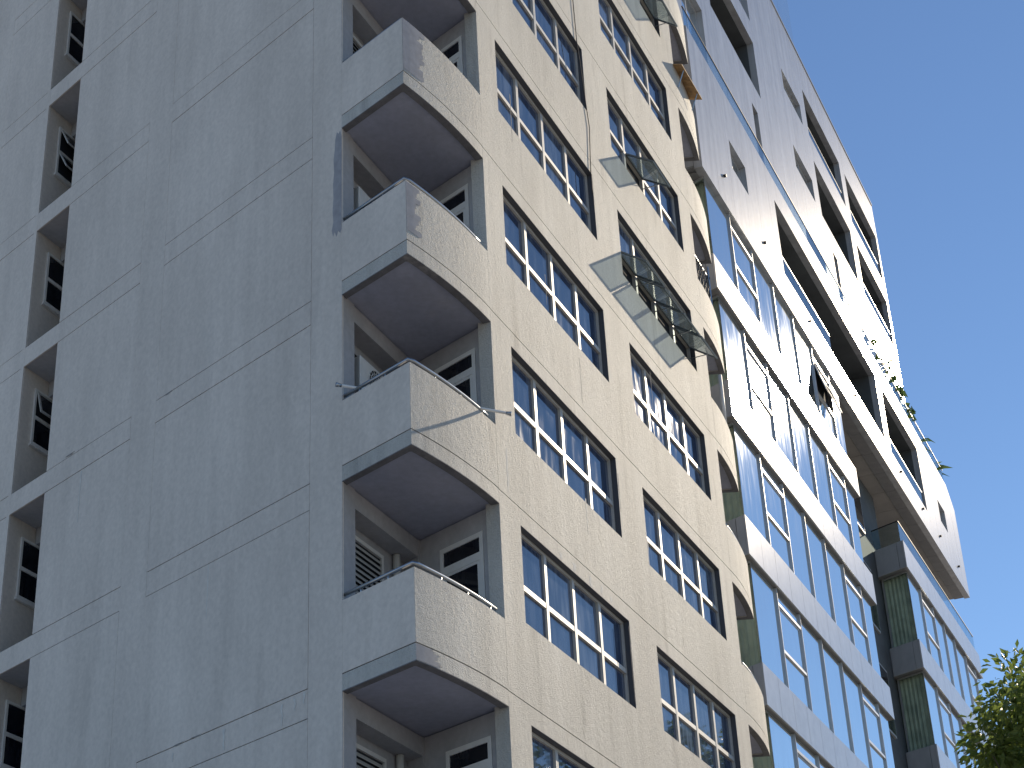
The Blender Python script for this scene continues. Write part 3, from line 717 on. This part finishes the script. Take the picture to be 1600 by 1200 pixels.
recess(U2H[1], U2Y, 1.4); recess(U2H[2], U2Y, .6, pane=.2); recess(U2H[4], U2Y, 1.4, glass=(36.52, 41.6, 31.95)); recess(U2H[6], U2Y, 1.4)
recess(U2H[7], U2Y, 1.4, glass=(42.62, 47.4, 31.95)); recess(U2H[8], U2Y, 1.4, glass=(42.72, 47.6, 28.6))
for q in (9, 10): recess(U2H[q], U2Y, .5)
recess(U2H[11], U2Y, .5, pane=.15)
kb(MB().prism([(18.6, U2Y + .25), (48.0, U2Y + .25), (48.0, 14), (18.6, 14)], 35.0, 35.2).build('roof_slab', 'bdark', B))
kb(MB().box(47.9, 48.04, U2Y + .005, 14, 22.9, 35.2).build('end_wall', 'facade', B))
kb(MB().box(18.6, 48.0, U2Y + 2.9, 14, 18.7, 35.0).build('inner_core', 'inside', B))
kb(MB().box(51.4, 51.54, YB + .23, 9, 18.4, 22.1).build('end_wall', 'facade', B))
kb(MB().box(18.52, 51.5, YB + .23, 9, 22.55, 22.7).build('terrace_floor', 'bdark', B))
kb(MB().box(18.502, 18.6, YB + .23, 14, 18.4, 35.2).build('end_wall', 'facade', B))
kb(MB().box(18.5, 48.06, U2Y - .03, U2Y + .3, 35.254, 35.33).build('coping', 'clad', B))
balustrade(18.5, 50.4, YB + .03, 22.82, 23.46, 1.9)
# glazed screen on the roof
n = 9; w = (36.6 - 18.6) / n
for i in range(n): kb(MB().box(18.6 + i * w + .006, 18.6 + (i + 1) * w - .006, U2Y + .05, U2Y + .09, 35.34, 38.6).build('roof_screen', 'coated', B))
kb(MB().box(18.6, 36.6, U2Y + .11, 9, 35.34, 38.55).build('roof_room', 'facade', B))
# weep spouts
for x, z in ((20.53, 19.28), (24.1, 19.27), (28.6, 19.1), (33.8, 19.05), (40.15, 19.04), (43.59, 19.0), (46.54, 19.05), (49.89, 19.04)):
    kb(MB().tube([(x, YB + .05, z), (x, YB - .07, z - .01)], .045, 8).build('weep_spout', 'black', B))

# ------------------------------------------------------------------ vegetation
def tree(name, label, base, h, rad, nclump, nleaf, lsize, seed, zc=.62, sq=(1, 1, 1)):
    rnd = random.Random(seed)
    t = thing(name, label, 'tree', base, 'street trees along the pavement'); t.matrix_world = Matrix.Translation(base)
    b = Vector(base); tr = MB(); top = b + Vector((0, 0, h * .55))
    tr.tube([b, b + Vector((.1, .05, h * .25)), b + Vector((-.05, .1, h * .45)), top + Vector((.1, 0, 0))], .26, 10, .13)
    keep(tr.build('trunk', 'bark', t, True), t)
    cl = []; br = MB(); cen = b + Vector((0, 0, h * zc))
    for i in range(nclump):
        while True:
            v = Vector([rnd.uniform(-1, 1) for _ in range(3)])
            if .25 < v.length < 1: break
        c = cen + Vector((v.x * rad * sq[0], v.y * rad * sq[1], v.z * (h - h * zc) * sq[2])); cl.append((c, rad * rnd.uniform(.16, .30)))
        if i % 3 == 0:
            st = b + Vector((0, 0, h * rnd.uniform(.3, .55))); md = (st + c) / 2 + Vector((0, 0, -.3)); br.tube([st, md, c], .07, 6, .012)
    keep(br.build('limbs', 'bark', t, True), t)
    vs, fs = [], []
    for c, r in cl:
        for q in range(nleaf):
            d = Vector([rnd.gauss(0, 1) for _ in range(3)]).normalized(); p = c + d * r * rnd.uniform(.35, 1.15)
            ax = (d + Vector((rnd.uniform(-.8, .8), rnd.uniform(-.8, .8), -.5 + rnd.uniform(-.5, .5)))).normalized()
            sd = ax.cross(Vector([rnd.gauss(0, 1) for _ in range(3)])).normalized(); L_ = lsize * rnd.uniform(.7, 1.3); w_ = L_ * .24
            n = ax.cross(sd); i0 = len(vs)
            vs += [p, p + ax * L_ * .5 + sd * w_ + n * L_ * .05, p + ax * L_, p + ax * L_ * .5 - sd * w_ + n * L_ * .05]
            fs += [(i0, i0 + 1, i0 + 2), (i0, i0 + 2, i0 + 3)]
    me = bpy.data.meshes.new('crown'); me.from_pydata([tuple(v) for v in vs], [], fs); me.materials.append(M['leaf'])
    o = link('crown', me, t); o['kind'] = 'stuff'; keep(o, t)
    return t
tree('street_tree', 'leafy street tree at the right edge of the view, sunlit yellow-green leaves', (17.7, -5.85, ZG), 13.75, 2.35, 135, 170, .19, 3, .745, (1, .9, 1))
tree('street_tree', 'leafy street tree farther along the pavement, mostly hidden behind the nearer crown', (29.5, -4.9, ZG), 17.6, 2.6, 100, 130, .19, 5, .83, (1, .8, 1))

def leafy(name, label, base, stems, h, ll, lw, seed, spread, cat='plant', lean=0.5, group='plants on the upper terrace', nl=9, dirv=(0, -1, 0)):
    rnd = random.Random(seed); b = Vector(base)
    t = thing(name, label, cat, base, group); t.matrix_world = Matrix.Translation(base)
    st, lf = MB(), MB()
    for s_ in range(stems):
        d = Vector((rnd.uniform(-1, 1) * spread, rnd.uniform(-.5, .3) * spread, h * rnd.uniform(.6, 1.05)))
        p0 = b + Vector((rnd.uniform(-.15, .15), 0, -.1)); p1 = p0 + d * .5 + Vector((0, 0, .1)); p2 = p0 + d
        st.tube([p0, p1, p2], .018, 5, .006)
        for q in range(nl):
            f_ = rnd.uniform(.35, 1); c = p0.lerp(p2, f_)
            ax = Vector((rnd.uniform(-1, 1), rnd.uniform(-1, 1), rnd.uniform(-.7, .7))).normalized(); sd = ax.cross(Vector((rnd.gauss(0, 1), rnd.gauss(0, 1), rnd.gauss(0, 1)))).normalized()
            L_ = ll * rnd.uniform(.7, 1.3); w_ = lw * rnd.uniform(.7, 1.2); dn = Vector((0, 0, -L_ * .3))
            a = c; m1 = c + ax * L_ * .5 + sd * w_; m2 = c + ax * L_ * .5 - sd * w_; e = c + ax * L_ + dn
            lf.quad(a, m1, e, m2)
    keep(st.build('stem', 'bark', t), t); keep(lf.build('foliage', 'leaf2', t), t)
leafy('terrace_shrub', 'straggly shrub with long stems, uppermost of the plants along the roof terrace edge', (39.4, .66, 23.0), 7, 1.5, .30, .09, 1, .6, nl=11)
leafy('terrace_shrub', 'thin spiky shrub with narrow leaves, second from the top along the terrace edge', (41.2, .66, 23.0), 8, 1.35, .40, .06, 2, .8, nl=10)
leafy('terrace_shrub', 'fuller olive green shrub in the middle of the terrace edge planting', (43.2, .66, 23.0), 9, 1.3, .30, .11, 3, .6, nl=18)
leafy('terrace_shrub', 'dark green bushy shrub lowest of the clustered terrace plants', (44.9, .66, 22.9), 9, 1.2, .30, .11, 4, .6, nl=18)
leafy('spiky_plant', 'small spiky plant against the sky just past the end of the upper block', (47.6, .8, 23.0), 9, .9, .6, .05, 5, .8, nl=5)
leafy('palm_plant', 'small bright green palm standing alone at the far corner of the roof terrace', (49.9, .8, 22.9), 6, 1.0, .75, .10, 6, .8, nl=6)
